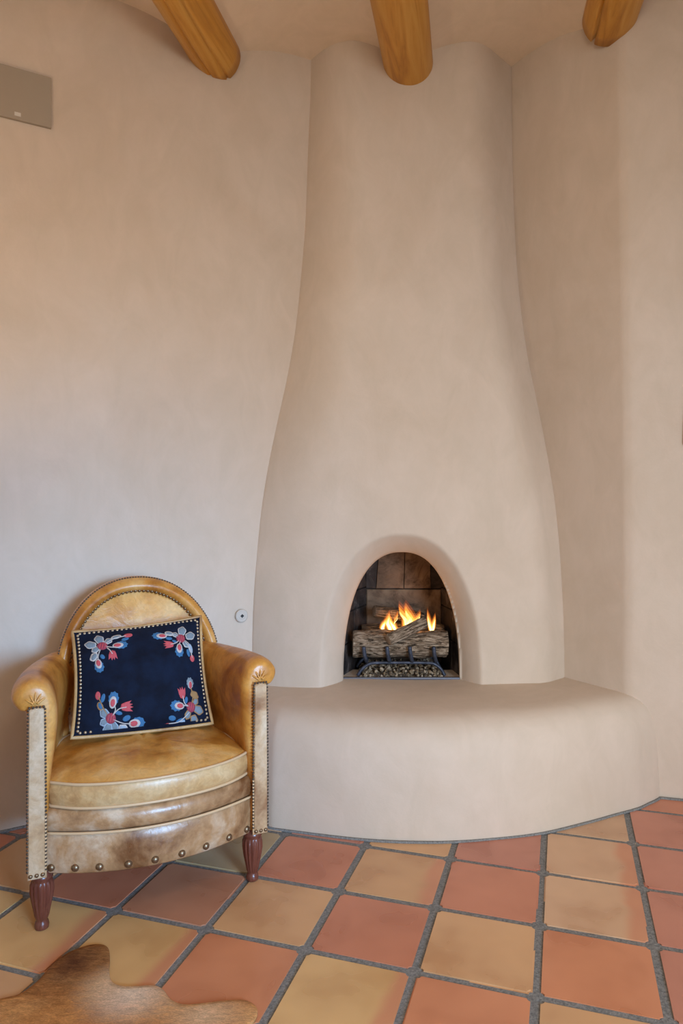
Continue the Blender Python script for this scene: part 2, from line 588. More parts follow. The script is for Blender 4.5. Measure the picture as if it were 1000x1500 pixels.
# ---- hearth bench
base = catmull([(-0.47, 3.22), (-0.455, 3.05), (-0.43, 2.92), (-0.375, 2.79), (-0.288, 2.702), (-0.207, 2.668), (0.093, 2.594), (0.35, 2.576), (0.556, 2.602), (0.757, 2.648),
                (0.956, 2.735), (1.10, 2.808), (1.20, 2.857), (1.26, 2.90), (1.32, 2.945), (1.40, 3.02)], 8)
nb = len(base)
tan = np.gradient(base, axis=0); tan /= np.linalg.norm(tan, axis=1)[:, None]
nin = np.stack([-tan[:, 1], tan[:, 0]], 1)       # towards the fireplace
prof = [(-0.0, -0.02), (0.0, 0.02), (0.004, 0.10), (0.010, 0.20), (0.020, 0.28), (0.032, 0.335), (0.050, 0.375), (0.075, 0.402), (0.105, 0.418), (0.14, 0.427), (0.19, HZ)]
V = []
wt = 1 - 0.45 * sstep(nb - 40, nb - 8, np.arange(nb)) - 0.62 * (1 - sstep(14, 52, np.arange(nb)))
fr = np.linspace(0, 1, nb)
spine = np.stack([np.clip(base[:, 0], -0.16, 1.04), np.full(nb, 3.22)], 1)
for c in (0, 1):
    for _ in range(12): spine[1:-1, c] = (spine[:-2, c] + spine[2:, c] + spine[1:-1, c]) / 3
dirs = spine - base; dl = np.linalg.norm(dirs, axis=1); dirs /= dl[:, None]
# equal inset for the rounded edge, less where the bench dies into the walls
ins = np.minimum(1.0, dl / 0.45)
for a in range(nb):
    for (d, z) in prof:
        p = base[a] + dirs[a] * d * ins[a]
        w_ = 0.007 * nz(p[0], p[1], z, 2.0)
        V.append((p[0], p[1] + w_, z + (0.006 * nz(p[0], p[1], 7, 2.5) if z > 0.3 else 0)))
F = grid(nb, len(prof))
for a in range(nb):
    p = base[a] + dirs[a] * 0.19 * ins[a]
    for k in range(1, 9):
        q = p + (np.array([spine[a, 0], 3.42]) - p) * (k / 8)
        V.append((q[0], q[1], HZ + 0.006 * nz(q[0], q[1], 7, 2.5)))
off = nb * len(prof)
for a in range(nb - 1):
    F.append((a * len(prof) + len(prof) - 1, (a + 1) * len(prof) + len(prof) - 1, off + (a + 1) * 8, off + a * 8))
    for k in range(7):
        F.append((off + a * 8 + k, off + (a + 1) * 8 + k, off + (a + 1) * 8 + k + 1, off + a * 8 + k + 1))
fpm('hearth_bench', V, F, PL)
# grout bead where floor meets plaster
bead = [(p[0] - n_[0] * 0.002, p[1] - n_[1] * 0.002, 0.001) for p, n_ in zip(base[30:-6], nin[30:-6])]
v, f = tube_vf(bead, 0.006, 6); o = mesh('grout_bead', v, f, GROUT, floor)
bead = [tuple(XL0 + DL * t + NL * 0.006) + (0.0005,) for t in np.linspace(-1.5, 0.95, 24)]
v, f = tube_vf(bead, 0.008, 6); mesh('grout_bead', v, f, GROUT, floor)
bead = [(p[0] - 0.004, p[1] - 0.008, 0.0005) for p in WR[62:100]]
v, f = tube_vf(bead, 0.007, 6); mesh('grout_bead', v, f, GROUT, floor)

# ---- firebox of refractory panels
def mat_soot(name, a, b, c):
    m = mat(name, b, 0.8, 0.3)
    n = noise_tex(m, 9, 6, 0.65, coords(m), 0.8)
    L(m, ramp(m, n.outputs['Fac'], [(0.32, a), (0.52, b), (0.72, c)]).outputs['Color'], bsdf(m).inputs['Base Color'])
    L(m, bump(m, n.outputs['Fac'], 0.3, 0.01).outputs['Normal'], bsdf(m).inputs['Normal'])
    return m


SOOT = mat_soot('soot', (0.006, 0.005, 0.005), (0.02, 0.014, 0.012), (0.06, 0.04, 0.03))
FBR = mat_soot('firebrick_tan', (0.05, 0.032, 0.022), (0.17, 0.115, 0.078), (0.25, 0.18, 0.125))
FBD = mat_soot('firebrick_sooty', (0.010, 0.009, 0.010), (0.045, 0.036, 0.034), (0.16, 0.135, 0.125))
BX = [(-0.012, 3.262), (0.125, 3.60), (0.512, 3.60), (0.566, 3.262)]    # plan of the box
ZB, ZM, ZT = HZ - 0.01, 0.80, 1.24
box = tag(empty('firebox', (0, 0, 0)), 'sooty firebox lined with tan firebrick panels'); box.parent = fp
box.location = (-FO[0], -FO[1], 0)
m_ = MB()
# mortar shell
sh = 0.012
pts = [(BX[0][0] - sh, BX[0][1]), (BX[1][0] - sh, BX[1][1] + sh), (BX[2][0] + sh, BX[2][1] + sh), (BX[3][0] + sh, BX[3][1])]
for a in range(3):
    p, q = pts[a], pts[a + 1]
    m_.add([(p[0], p[1], ZB), (q[0], q[1], ZB), (q[0], q[1], ZT), (p[0], p[1], ZT)], [(0, 1, 2, 3)])
m_.add([(p[0], p[1], ZT) for p in pts], [(0, 1, 2, 3)])
m_.add([(p[0], p[1], ZB + 0.002) for p in pts], [(0, 1, 2, 3)])
# lintel wall in front, above the mouth, closing the box towards the room
m_.build('shell', SOOT, box, False)


def brick(q4, mt, th=0.014, gap=0.003):
    """slab from four corners (bottom-left, bottom-right, top-right, top-left) facing the viewer of the quad"""
    q = [Vector(p) for p in q4]
    c = sum(q, Vector()) / 4
    n = (q[1] - q[0]).cross(q[3] - q[0]).normalized()
    q = [p + (c - p).normalized() * gap for p in q]
    inn = [p + (c - p).normalized() * 0.005 for p in q]
    V = [p - n * th for p in q] + [p for p in q] + [p + n * 0.004 for p in inn]
    F = [(3, 2, 1, 0)]
    for s in (0, 4):
        for k in range(4): F.append((s + k, s + (k + 1) % 4, s + 4 + (k + 1) % 4, s + 4 + k))
    F.append((8, 9, 10, 11))
    o = mesh('firebrick', V, F, mt, box, False)
    return o


def bq(a, b, z0, z1, lean0=0.0, lean1=0.0, sh0=0.0, sh1=0.0):
    return [(a[0], a[1] - lean0, z0), (b[0], b[1] - lean0, z0), (b[0] + sh1, b[1] - lean1, z1), (a[0] + sh0, a[1] - lean1, z1)]


B1, B2 = BX[1], BX[2]
lerp = lambda p, q, t: (p[0] + (q[0] - p[0]) * t, p[1] + (q[1] - p[1]) * t)
brick(bq(B1, B2, ZB, 0.615), FBR)
brick(bq(B1, B2, 0.615, ZM), FBR)
brick(bq(B1, lerp(B1, B2, .13), ZM, 1.16, 0.0, 0.10, 0.0, 0.02), FBD)
brick(bq(lerp(B1, B2, .13), lerp(B1, B2, .50), ZM, 1.16, 0.0, 0.10, 0.02, 0.0), FBR)
brick(bq(lerp(B1, B2, .50), lerp(B1, B2, .86), ZM, 1.16, 0.0, 0.10, 0.0, -0.02), FBR)
brick(bq(lerp(B1, B2, .86), B2, ZM, 1.16, 0.0, 0.10, -0.02, 0.0), FBD)
for (s0, s1) in ((BX[0], BX[1]), (BX[2], BX[3])):
    for z0, z1 in ((ZB, 0.57), (0.57, 0.72), (0.72, ZM + 0.01), (ZM + 0.01, 1.2)):
        brick(bq(s0, lerp(s0, s1, .52), z0, z1), FBD)
        brick(bq(lerp(s0, s1, .52), s1, z0, z1), FBD)
STEEL = mat('sill_steel', (0.16, 0.17, 0.21), 0.4, 0.5, 0.8)
v, f = box_vf(XI, 3.245, HZ + 0.003, 0.535, 0.018, 0.010, 0.002)
mesh('sill', v, f, STEEL, box, False)

# ---- grate
IRON = mat('blued_iron', (0.055, 0.065, 0.095), 0.5, 0.5, 0.5)
n_ = noise_tex(IRON, 40, 4, 0.6, coords(IRON))
L(IRON, ramp(IRON, n_.outputs['Fac'], [(0.35, (0.03, 0.036, 0.055)), (0.65, (0.085, 0.10, 0.145))]).outputs['Color'], bsdf(IRON).inputs['Base Color'])
gr = tag(empty('fire_grate', (0.28, 3.31, HZ)), 'dark blued iron fire grate with upright tines holding the logs', 'grate')


def rel(o, pts): return [(p[0] - o.location.x, p[1] - o.location.y, p[2] - o.location.z) for p in pts]


front_bar = [(0.075, 3.275, 0.438), (0.095, 3.275, 0.468), (0.125, 3.275, 0.490), (0.16, 3.275, 0.497), (0.28, 3.275, 0.498), (0.40, 3.275, 0.497), (0.435, 3.275, 0.490), (0.463, 3.275, 0.468), (0.48, 3.275, 0.438)]
v, f = tube_vf(rel(gr, catmull(front_bar, 5)), 0.0075, 8); mesh('front_bar', v, f, IRON, gr)
rear_bar = [(p[0], 3.44, p[2]) for p in front_bar]
v, f = tube_vf(rel(gr, catmull(rear_bar, 5)), 0.0075, 8); mesh('rear_bar', v, f, IRON, gr)
for X in (0.118, 0.225, 0.330, 0.440):
    path = catmull([(X, 3.45, 0.503), (X, 3.36, 0.503), (X, 3.295, 0.503), (X - 0.004, 3.262, 0.512), (X - 0.012, 3.249, 0.545), (X - 0.016, 3.245, 0.578)], 5)
    v, f = tube_vf(rel(gr, path), 0.0095, 6); mesh('tine', v, f, IRON, gr)

# ---- logs
def mat_bark(name, a, b, c, ):
    m = mat(name, b, 0.85, 0.2)
    n = noise_tex(m, 3.0, 7, 0.7, coords(m, scale=(28, 28, 5)), 1.2)
    r = ramp(m, n.outputs['Fac'], [(0.40, a), (0.50, b), (0.62, c)])
    L(m, r.outputs['Color'], bsdf(m).inputs['Base Color'])
    L(m, bump(m, n.outputs['Fac'], 0.9, 0.012).outputs['Normal'], bsdf(m).inputs['Normal'])
    return m


BARK = mat_bark('bark_grey', (0.018, 0.012, 0.008), (0.23, 0.16, 0.105), (0.50, 0.39, 0.29))
BARK2 = mat_bark('bark_charred', (0.01, 0.008, 0.006), (0.08, 0.055, 0.035), (0.22, 0.16, 0.11))
CUT = mat_wood('log_cut', (0.18, 0.12, 0.08), (0.34, 0.26, 0.19), (0.46, 0.38, 0.30), 0.8, (9, 9, 9))


def log(name, a, b, r, label, mt, seed, group='logs in the fireplace'):
    a, b = Vector(a), Vector(b); ln = (b - a).length
    n, k = 56, 40
    V = []
    for i in range(k + 1):
        z = ln * i / k
        for j in range(n):
            an = 2 * math.pi * j / n
            x, y = math.cos(an), math.sin(an)
            d = 0.12 * noise.noise(Vector((x * 1.2 + seed, y * 1.2, z * 9))) + 0.24 * min(0.42, abs(noise.noise(Vector((x * 4.5 + seed, y * 4.5, z * 10))))) - 0.10
            rr = r * (1 + d) * (0.96 if i in (0, k) else 1)
            V.append((x * rr, y * rr, z))
    F = grid(k + 1, n, 0, False, True)
    o = empty(name, a); o.rotation_mode = 'QUATERNION'
    o.rotation_quaternion = (b - a).to_track_quat('Z', 'Y')
    mesh('bark', V, F, mt, o)
    for i, z, s in ((0, 0, -1), (k, ln, 1)):
        cv = [V[i * n + j] for j in range(n)]
        cv2 = [(p[0] * 0.55, p[1] * 0.55, z + s * 0.002) for p in cv]
        mesh('cut_end', cv + cv2, grid(2, n, 0, False, True) + [tuple(n + j for j in range(n))], CUT, o)
    return tag(o, label, 'log', group)


log('log', (0.053, 3.325, 0.5775), (0.498, 3.335, 0.5725), 0.064, 'thick grey barked log lying across the front of the iron grate', BARK, 1)
log('log', (0.10, 3.455, 0.585), (0.50, 3.462, 0.585), 0.062, 'charred dark log lying behind the front log on the grate', BARK2, 5)
log('log', (0.215, 3.246, 0.610), (0.395, 3.326, 0.678), 0.028, 'short forked branch laid slantwise over the front log', BARK, 9)
log('log', (0.158, 3.42, 0.716), (0.40, 3.50, 0.668), 0.030, 'thin log with pale cut end resting above the charred rear log', BARK2, 13)

# ---- stone bed
STONE = mat('lava_rock', (0.2, 0.16, 0.11), 0.8, 0.3)
v_ = N(STONE, 'ShaderNodeTexVoronoi'); v_.inputs['Scale'].default_value = 75
L(STONE, coords(STONE), v_.inputs['Vector'])
sp = N(STONE, 'ShaderNodeSeparateColor'); L(STONE, v_.outputs['Color'], sp.inputs[0])
L(STONE, ramp(STONE, sp.outputs[0], [(0.1, (0.05, 0.038, 0.03)), (0.5, (0.21, 0.155, 0.095)), (0.9, (0.40, 0.33, 0.25))]).outputs['Color'], bsdf(STONE).inputs['Base Color'])
bm = bmesh.new(); bmesh.ops.create_icosphere(bm, subdivisions=1, radius=1)
iv = [p.co.copy() for p in bm.verts]; ifc = [[q.index for q in fc.verts] for fc in bm.faces]; bm.free()
mb = MB(); rs = random.Random(11)
for _ in range(620):
    X = rs.uniform(0.085, 0.47); Y = rs.uniform(3.262, 3.47)
    edge_ = min(1, (X - 0.075) / 0.05, (0.48 - X) / 0.05, )
    z = HZ + 0.002 + rs.uniform(0.0, 0.040) * edge_ * min(1.0, 0.45 + (Y - 3.262) / 0.05)
    s = rs.uniform(0.0055, 0.0105)
    M = Matrix.Rotation(rs.uniform(0, 6), 3, Vector((rs.random(), rs.random(), rs.random() + .1)).normalized())
    mb.add([Vector((X - 0.28, Y - 3.36, z - HZ)) + M @ Vector((p.x * s * 1.25, p.y * s, p.z * s * rs.uniform(.6, 1.05))) for p in iv], ifc)
st_ = mb.build('lava_rock_bed', STONE, None, False); st_.location = (0.28, 3.36, HZ)
tag(st_, 'bed of small tan and grey rocks under the fire grate', 'gravel', kind='stuff')

# ---- flames
def mat_flame(name, lo, hi, slo, shi, z0, z1):
    m = bpy.data.materials.new(name); m.use_nodes = True
    nt = m.node_tree; nt.nodes.clear()
    out = N(m, 'ShaderNodeOutputMaterial'); ad = N(m, 'ShaderNodeAddShader'); tr = N(m, 'ShaderNodeBsdfTransparent'); em = N(m, 'ShaderNodeEmission')
    s = N(m, 'ShaderNodeSeparateXYZ'); L(m, coords(m), s.inputs[0])
    mr = N(m, 'ShaderNodeMapRange'); mr.inputs['From Min'].default_value = z0; mr.inputs['From Max'].default_value = z1
    L(m, s.outputs['Z'], mr.inputs['Value'])
    L(m, ramp(m, mr.outputs[0], [(0, lo), (1, hi)]).outputs['Color'], em.inputs['Color'])
    st = N(m, 'ShaderNodeMapRange'); st.inputs['To Min'].default_value = slo; st.inputs['To Max'].default_value = shi
    L(m, mr.outputs[0], st.inputs['Value']); L(m, st.outputs[0], em.inputs['Strength'])
    L(m, tr.outputs[0], ad.inputs[0]); L(m, em.outputs[0], ad.inputs[1]); L(m, ad.outputs[0], out.inputs['Surface'])
    return m


FLS = [(1.00, 1.00, mat_flame('flame_halo', (1.0, 0.30, 0.03), (1.0, 0.12, 0.01), 0.16, 0.05, 0, 0.15)),
       (0.78, 0.90, mat_flame('flame_outer', (1.0, 0.46, 0.08), (1.0, 0.22, 0.02), 0.30, 0.16, 0, 0.14)),
       (0.56, 0.80, mat_flame('flame_body', (1.0, 0.62, 0.18), (1.0, 0.34, 0.04), 0.50, 0.25, 0, 0.12)),
       (0.36, 0.66, mat_flame('flame_core', (1.0, 0.84, 0.46), (1.0, 0.55, 0.12), 1.1, 0.5, 0, 0.10))]


def tongue(path, r, flat=0.55):
    P = catmull(path, 7); n = len(P); V = []
    for i in range(n):
        t = i / (n - 1)
        rr = r * max(0.02, (math.sin(math.pi * min(1, 0.16 + 0.84 * t)) ** 0.9) * (1 - 0.35 * t))
        for k in range(12):
            a = 2 * math.pi * k / 12
            V.append((P[i][0] + rr * math.cos(a), P[i][1] + rr * flat * math.sin(a), P[i][2]))
    F = grid(n, 12, 0, False, True); F.append(tuple(range(12))); F.append(tuple((n - 1) * 12 + k for k in range(12)))
    return V, F


def flame(name, o, tongues, label):
    e_ = empty(name, o)
    for (sr, sz, mt), nm_ in zip(FLS, ('flame_halo', 'outer_flame', 'flame_body', 'flame_core')):
        a = MB()
        for path, r in tongues:
            v, f = tongue([(p[0], p[1], p[2] * sz) for p in path], r * sr * 1.15); a.add(v, f)
        a.build(nm_, mt, e_)
    tag(e_, label, 'flame', 'flames over the logs')


flame('flame', (0.323, 3.385, 0.625), [
    ([(0.0, 0, 0), (-0.006, 0, 0.035), (-0.012, 0, 0.075), (-0.034, 0, 0.115), (-0.046, 0, 0.145)], 0.030),
    ([(0.008, 0, 0), (0.014, 0, 0.04), (0.006, 0, 0.085), (-0.010, 0.0, 0.125), (-0.014, 0, 0.150)], 0.028),
    ([(0.015, -.005, 0), (0.030, 0, 0.03), (0.036, 0, 0.06), (0.048, 0, 0.085), (0.055, 0, 0.105)], 0.020),
    ([(0.0, -0.01, -0.01), (0.0, -0.01, 0.02), (0.002, -0.01, 0.05), (0.004, -.01, 0.075), (0.004, -.01, 0.09)], 0.036)],
    'tall bright yellow flame burning behind the slanting branch')
flame('flame', (0.235, 3.385, 0.625), [
    ([(0.0, 0, 0), (-0.004, 0, 0.025), (-0.012, 0, 0.05), (-0.010, 0, 0.075), (-0.004, 0, 0.10)], 0.022),
    ([(-0.035, 0, 0), (-0.038, 0, 0.018), (-0.034, 0, 0.036), (-0.030, 0, 0.05), (-0.022, 0, 0.062)], 0.016),
    ([(0.024, 0, 0), (0.018, 0, 0.02), (0.012, 0, 0.04), (0.004, 0, 0.055), (0.0, 0, 0.075)], 0.018),
    ([(0.02, 0.005, 0.052), (0.022, 0, 0.065), (0.03, 0, 0.078), (0.034, 0, 0.09), (0.036, 0, 0.098)], 0.006)],
    'low ragged orange flame of several tongues on the front log')
flame('flame', (0.432, 3.385, 0.615), [
    ([(0.0, 0, 0), (-0.004, 0, 0.03), (-0.010, 0, 0.06), (-0.014, 0, 0.09), (-0.020, 0, 0.125)], 0.015),
    ([(0.006, 0, 0.01), (0.010, 0, 0.035), (0.012, 0, 0.06), (0.015, 0, 0.08), (0.019, 0, 0.10)], 0.012)],
    'narrow two tongued orange flame over the brown end of the front log')
fl = bpy.data.lights.new('fire_glow', 'POINT'); fl.energy = 1.1; fl.color = (1.0, 0.42, 0.12); fl.shadow_soft_size = 0.05
flo = bpy.data.objects.new('fire_glow', fl); C.objects.link(flo); flo.location = (0.31, 3.375, 0.685)

# ================================================================== roof beams
def beam(u, zc, r, s_end, cracks, label, seed):
    n, k = 120, 70
    s0 = -2.6
    V = []
    for i in range(k + 1):
        s = s0 + (s_end - s0) * (i / k) ** 0.7
        for j in range(n):
            a = 2 * math.pi * j / n
            rr = r * (1 + 0.035 * noise.noise(Vector((math.cos(a) + seed, math.sin(a), s * 1.3))) + 0.008 * noise.noise(Vector((math.cos(a) * 5 + seed, math.sin(a) * 5, s * 4))))
            for (ca, wd, dp, sa, sb) in cracks:
                aa = ca + 0.05 * math.sin(s * 3 + seed) + 0.02 * math.sin(s * 11)
                d = abs((a - aa + math.pi) % (2 * math.pi) - math.pi)
                if d < wd and sa < s < sb: rr -= dp * (1 - d / wd)
            V.append((rr * math.cos(a), rr * math.sin(a), s - s0))
    F = grid(k + 1, n, 0, False, True); F.append(tuple(range(n))); F.append(tuple(k * n + j for j in range(n)))
    o = mesh('log_beam', V, F, BEAM)
    p = BU * u + BD * s0
    # local z along the beam, local x to the right, local y up
    M = Matrix(((BU[0], 0, BD[0], p[0]), (BU[1], 0, BD[1], p[1]), (0, 1, 0, zc), (0, 0, 0, 1)))
    o.matrix_world = M
    return tag(o, label, 'beam', 'log beams of the ceiling')


D = math.radians
beam(*BEAMS[0], 2.9, [], 'honey coloured log ceiling beam beyond the flat wall panel', 2)
beam(*BEAMS[1], 2.98, [(D(262), .055, .014, -3, 9), (D(296), .055, .012, -3, 9), (D(212), .06, .02, -3, 9)], 'honey coloured log ceiling beam with fine cracks ending in wall above armchair', 4)
beam(*BEAMS[2], 3.26, [], 'smooth honey coloured log ceiling beam ending in the chimney front', 7)
beam(*BEAMS[3], 3.10, [(D(228), .055, .04, -3, 9)], 'log ceiling beam with one deep black split along it', 11)
beam(*BEAMS[4], 2.75, [], 'honey coloured log ceiling beam beyond the split one', 15)

# ================================================================== wall fittings
TAUPE = mat('taupe_paint', (0.36, 0.30, 0.235), 0.75, 0.2)
WHT = mat('white_mark', (0.62, 0.58, 0.52), 0.6)


def on_left(t, z, d=0.0):
    p = XL0 + DL * t + NL * d
    return (p[0], p[1], z)


rzl = math.atan2(DL[1], DL[0])
pn = empty('flush_panel', on_left(-0.096, 2.797, 0.012), rzl)
tag(pn, 'flat taupe rectangular wall panel set high above the armchair', 'panel')
v, f = box_vf(0, 0, 0, 0.55, 0.016, 0.195, 0.002)
mesh('panel_face', v, f, TAUPE, pn, False)
v, f = box_vf(0.155, -0.0085, -0.078, 0.022, 0.002, 0.014, 0.0); mesh('sticker', v, f, WHT, pn, False)
# gas key valve
gv = empty('gas_valve', on_left(0.972, 0.738, 0.010), rzl)
tag(gv, 'small round whitish gas key plate on wall beside the chimney', 'valve')
PLATE = mat('painted_plate', (0.54, 0.49, 0.43), 0.6)
V, F = lathe_vf([(0.030, 0.004), (0.030, 0.0), (0.028, -0.004), (0.022, -0.006), (0.020, -0.004), (0.016, -0.006), (0.010, -0.007)], 28)
V = [(p[0], p[2], p[1]) for p in V]; mesh('plate', V, F, PLATE, gv)
BLK = mat('black_hole', (0.01, 0.01, 0.012), 0.6)
q = 0.0088
mesh('keyhole', [(q, -0.0076, 0), (0, -0.0076, q), (-q, -0.0076, 0), (0, -0.0076, -q), (q, -0.003, 0), (0, -0.003, q), (-q, -0.003, 0), (0, -0.003, -q)],
     [(0, 1, 2, 3), (0, 4, 5, 1), (1, 5, 6, 2), (2, 6, 7, 3), (3, 7, 4, 0)], BLK, gv, False)

# ================================================================== armchair
CR = math.atan2(.263, .582)
chair = tag(empty('armchair', (-0.584, 2.19, 0), CR), 'tan leather tub armchair with arched back, brass nails and fluted legs', 'armchair')


def bow(x, d=0.085, hw=0.31): return -0.012 - d * (1 - (x / hw) ** 2)


# legs
lp = [(0.016, 0.0), (0.0195, 0.003), (0.0205, 0.012), (0.018, 0.022), (0.0145, 0.026), (0.0175, 0.031), (0.0195, 0.038), (0.023, 0.06), (0.028, 0.085), (0.0315, 0.11), (0.0315, 0.132), (0.029, 0.142), (0.0275, 0.146), (0.031, 0.150), (0.031, 0.158), (0.027, 0.163), (0.027, 0.175)]
am = [0, 0, 0, 0, 0, 0, .05, .075, .075, .075, .06, .02, 0, 0, 0, 0, 0]
V, F = lathe_vf(lp, 84, 14, am)
leg_me = None
for x in (-0.32, 0.32):
    if leg_me is None:
        o = mesh('leg', V, F, LEGW, chair, loc=(x, 0.005, 0)); leg_me = o.data; tag(o, 'fluted mahogany front leg')
    else: tag(link('leg', leg_me, chair, (x, 0.005, 0)), 'fluted mahogany front leg')
for x in (-0.21, 0.21):
    v, f = tube_vf([(0, 0.06, 0), (0, 0.03, 0.08), (0, 0, 0.2)], [0.014, 0.019, 0.022], 12)
    mesh('leg', v, f, LEGW, chair, loc=(x, 0.47, 0))

# seat frame box (hidden mass under the cushion) and bowed apron
xs = np.linspace(-0.312, 0.312, 41)
V = []
pr = [(0.030, 0.166), (0.004, 0.165), (0.0, 0.170), (-0.003, 0.20), (-0.003, 0.24), (0.0, 0.278), (0.006, 0.284), (0.03, 0.284)]
for x in xs:
    for (d, z) in pr: V.append((x, bow(x) + d, z))
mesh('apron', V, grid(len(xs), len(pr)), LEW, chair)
V = []
for x in xs:
    for k in range(15):
        a = -math.pi / 2 + math.pi * k / 14
        V.append((x, bow(x) + 0.022 - 0.030 * math.cos(a) ** 0.8, 0.316 + 0.034 * math.sin(a)))
    V.append((x, 0.30, 0.346))
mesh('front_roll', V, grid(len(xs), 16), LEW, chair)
v, f = tube_vf([(x, bow(x) - 0.003, 0.284) for x in xs], 0.0042, 8); mesh('piping', v, f, PIPE, chair)
for sx_ in (-1, 1):
    v, f = tube_vf([(sx_ * 0.311, -0.035, z) for z in np.linspace(0.166, 0.345, 8)], 0.0035, 6); mesh('piping', v, f, PIPE, chair)
V, F = [], []
ol = [(-0.30, 0.0), (0.30, 0.0), (0.30, 0.25), (0.24, 0.48), (-0.24, 0.48), (-0.30, 0.25)]
V = [(a, b, 0.172) for a, b in ol] + [(a, b, 0.33) for a, b in ol]
F = [(0, 1, 2, 3, 4, 5), (6, 7, 8, 9, 10, 11)] + [(k, (k + 1) % 6, 6 + (k + 1) % 6, 6 + k) for k in range(6)]
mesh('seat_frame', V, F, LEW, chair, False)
# big brass nails along the apron
nail_me = None
v, f = dome_vf((0, 0, 0), (0, -1, 0), 0.0112, 0.0085, 14, 4)
for x in (-0.296, -0.232, -0.167, -0.088, -0.012, 0.068, 0.145, 0.225, 0.292):
    sl = math.atan(2 * 0.085 * x / 0.31 ** 2)
    if nail_me is None:
        o = mesh('nail', v, f, BRASS, chair); nail_me = o.data
    else: o = link('nail', nail_me, chair)
    o.location = (x, bow(x) - 0.002, 0.184); o.rotation_euler = (0, 0, sl)

# ---- arms
prof_arm = catmull([(0.300, 0.17), (0.300, 0.30), (0.296, 0.42), (0.282, 0.54), (0.276, 0.61), (0.283, 0.67), (0.305, 0.715), (0.340, 0.732), (0.376, 0.722), (0.399, 0.695), (0.400, 0.668), (0.384, 0.645), (0.364, 0.635), (0.360, 0.58), (0.361, 0.40), (0.360, 0.17)], 5)
NPF = len(prof_arm)
ys = [0.0, 0.004, 0.012, 0.025, 0.045] + list(np.linspace(0.07, 0.54, 20))
for sx_ in (-1, 1):
    V = []
    for y in ys:
        t = max(0, (y - 0.08) / 0.46)
        shx = -0.085 * t ** 1.8
        # front edge rounds over towards the face panel
        rd = max(0.0, 1 - y / 0.045)
        shrink = 1 - (1 - math.sqrt(max(0, 1 - rd * rd))) * 0.42
        for (px_, pz) in prof_arm:
            cx = 0.336
            x = cx + (px_ - cx) * (shrink if pz < 0.63 or True else 1)
            if pz > 0.63:
                z = 0.668 + (pz - 0.668) * (1 - (1 - shrink) * 0.9)
            else: z = pz
            z -= 0.028 * t * max(0, (pz - 0.5) / 0.23)
            x += shx * (1.0 if pz > 0.34 else 0.7)
            # inner side swells into the tub
            V.append((sx_ * x, y - 0.022, z))
    F = grid(len(ys), NPF, 0, False, True)
    F.append(tuple(range(NPF))); F.append(tuple((len(ys) - 1) * NPF + k for k in range(NPF)))
    arm = mesh('arm', V, F, LEA, chair)
    # pleats gathered at the front of the roll
    mb = MB()
    for k in range(5):
        a = D(30 + 30 * k)
        ca, sa = math.cos(a), math.sin(a)
        c0 = Vector((sx_ * 0.338, -0.028, 0.664))
        pts_ = [c0 + Vector((ca * r_ * 0.9, dy, sa * r_)) for r_, dy in ((0.006, -0.001), (0.022, 0.0035), (0.038, 0.011), (0.050, 0.026))]
        v, f = tube_vf([tuple(p) for p in catmull(pts_, 3)], [0.003] * 6 + [0.0022, .0018, .0012, .0008], 6); mb.add(v, f)
    mb.build('pleat', LEA, arm)
    # face panel with nail rows
    xc, hw = sx_ * 0.335, 0.0235
    outl = [(-hw, 0.166), (hw, 0.166), (hw * 0.98, 0.40), (hw * 0.9, 0.652), (0, 0.660), (-hw * 0.9, 0.652), (-hw * .98, 0.40)]
    V = [(xc + a, -0.020, b) for a, b in outl] + [(xc + a, -0.036, b) for a, b in outl] + [(xc + a * 0.86, -0.040, b + (0.003 if b < .2 else -0.003 if b > .6 else 0)) for a, b in outl]
    n7 = 7
    F = [tuple(range(7))] + [(s + k, s + (k + 1) % n7, s + n7 + (k + 1) % n7, s + n7 + k) for s in (0, 7) for k in range(7)] + [tuple(range(14, 21))]
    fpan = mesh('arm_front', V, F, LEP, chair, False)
    mb = MB()
    for z in np.arange(0.19, 0.655, 0.0105):
        wq = hw * (1 if z < 0.4 else 1 - 0.1 * (z - 0.4) / 0.25)
        for s in (-1, 1):
            v, f = dome_vf((xc + s * (wq + 0.001), -0.036, z), (s * 0.5, -1, 0), 0.0040, 0.0034, 7, 2); mb.add(v, f)
    for a in np.linspace(-0.8, 0.8, 5):
        v, f = dome_vf((xc + a * hw, -0.037, 0.659), (0, -1, 0.3), 0.004, 0.0034, 7, 2); mb.add(v, f)
    tag(mb.build('nail_trim', DNAIL, fpan), kind='stuff')
    for a in (-0.016, 0.0, 0.016):
        v, f = dome_vf((xc + a, -0.039, 0.178), (0, -1, 0), 0.0066, 0.0055, 10, 3)
        mesh('nail', v, f, BRASS, fpan)

# ---- back
BC = (0.032, 0.60)                           # centre of the outline
def back_outline(n):
    """closed D outline, local x / z"""
    P = []
    for k in range(n):
        a = 2 * math.pi * k / n
        ca, sa = math.cos(a), math.sin(a)
        if sa >= 0:
            e_ = 2.15
            r_ = 1 / ((abs(ca) / 0.298) ** e_ + (abs(sa) / 0.357) ** e_) ** (1 / e_)
        else:
            e_ = 6
            r_ = 1 / ((abs(ca) / 0.298) ** e_ + (abs(sa) / 0.36) ** e_) ** (1 / e_)
        P.append((ca * r_, sa * r_))
    return P


NB = 144
OUT = back_outline(NB)


def back_pt(rh, k, d):
    """rh: 0 centre, 1 outline; d: forward"""
    x = OUT[k][0] * rh; z = OUT[k][1] * rh + BC[1]
    y = 0.515 + (z - 0.45) * 0.14 - 0.9 * x * x - d
    return (x + BC[0], y, z)


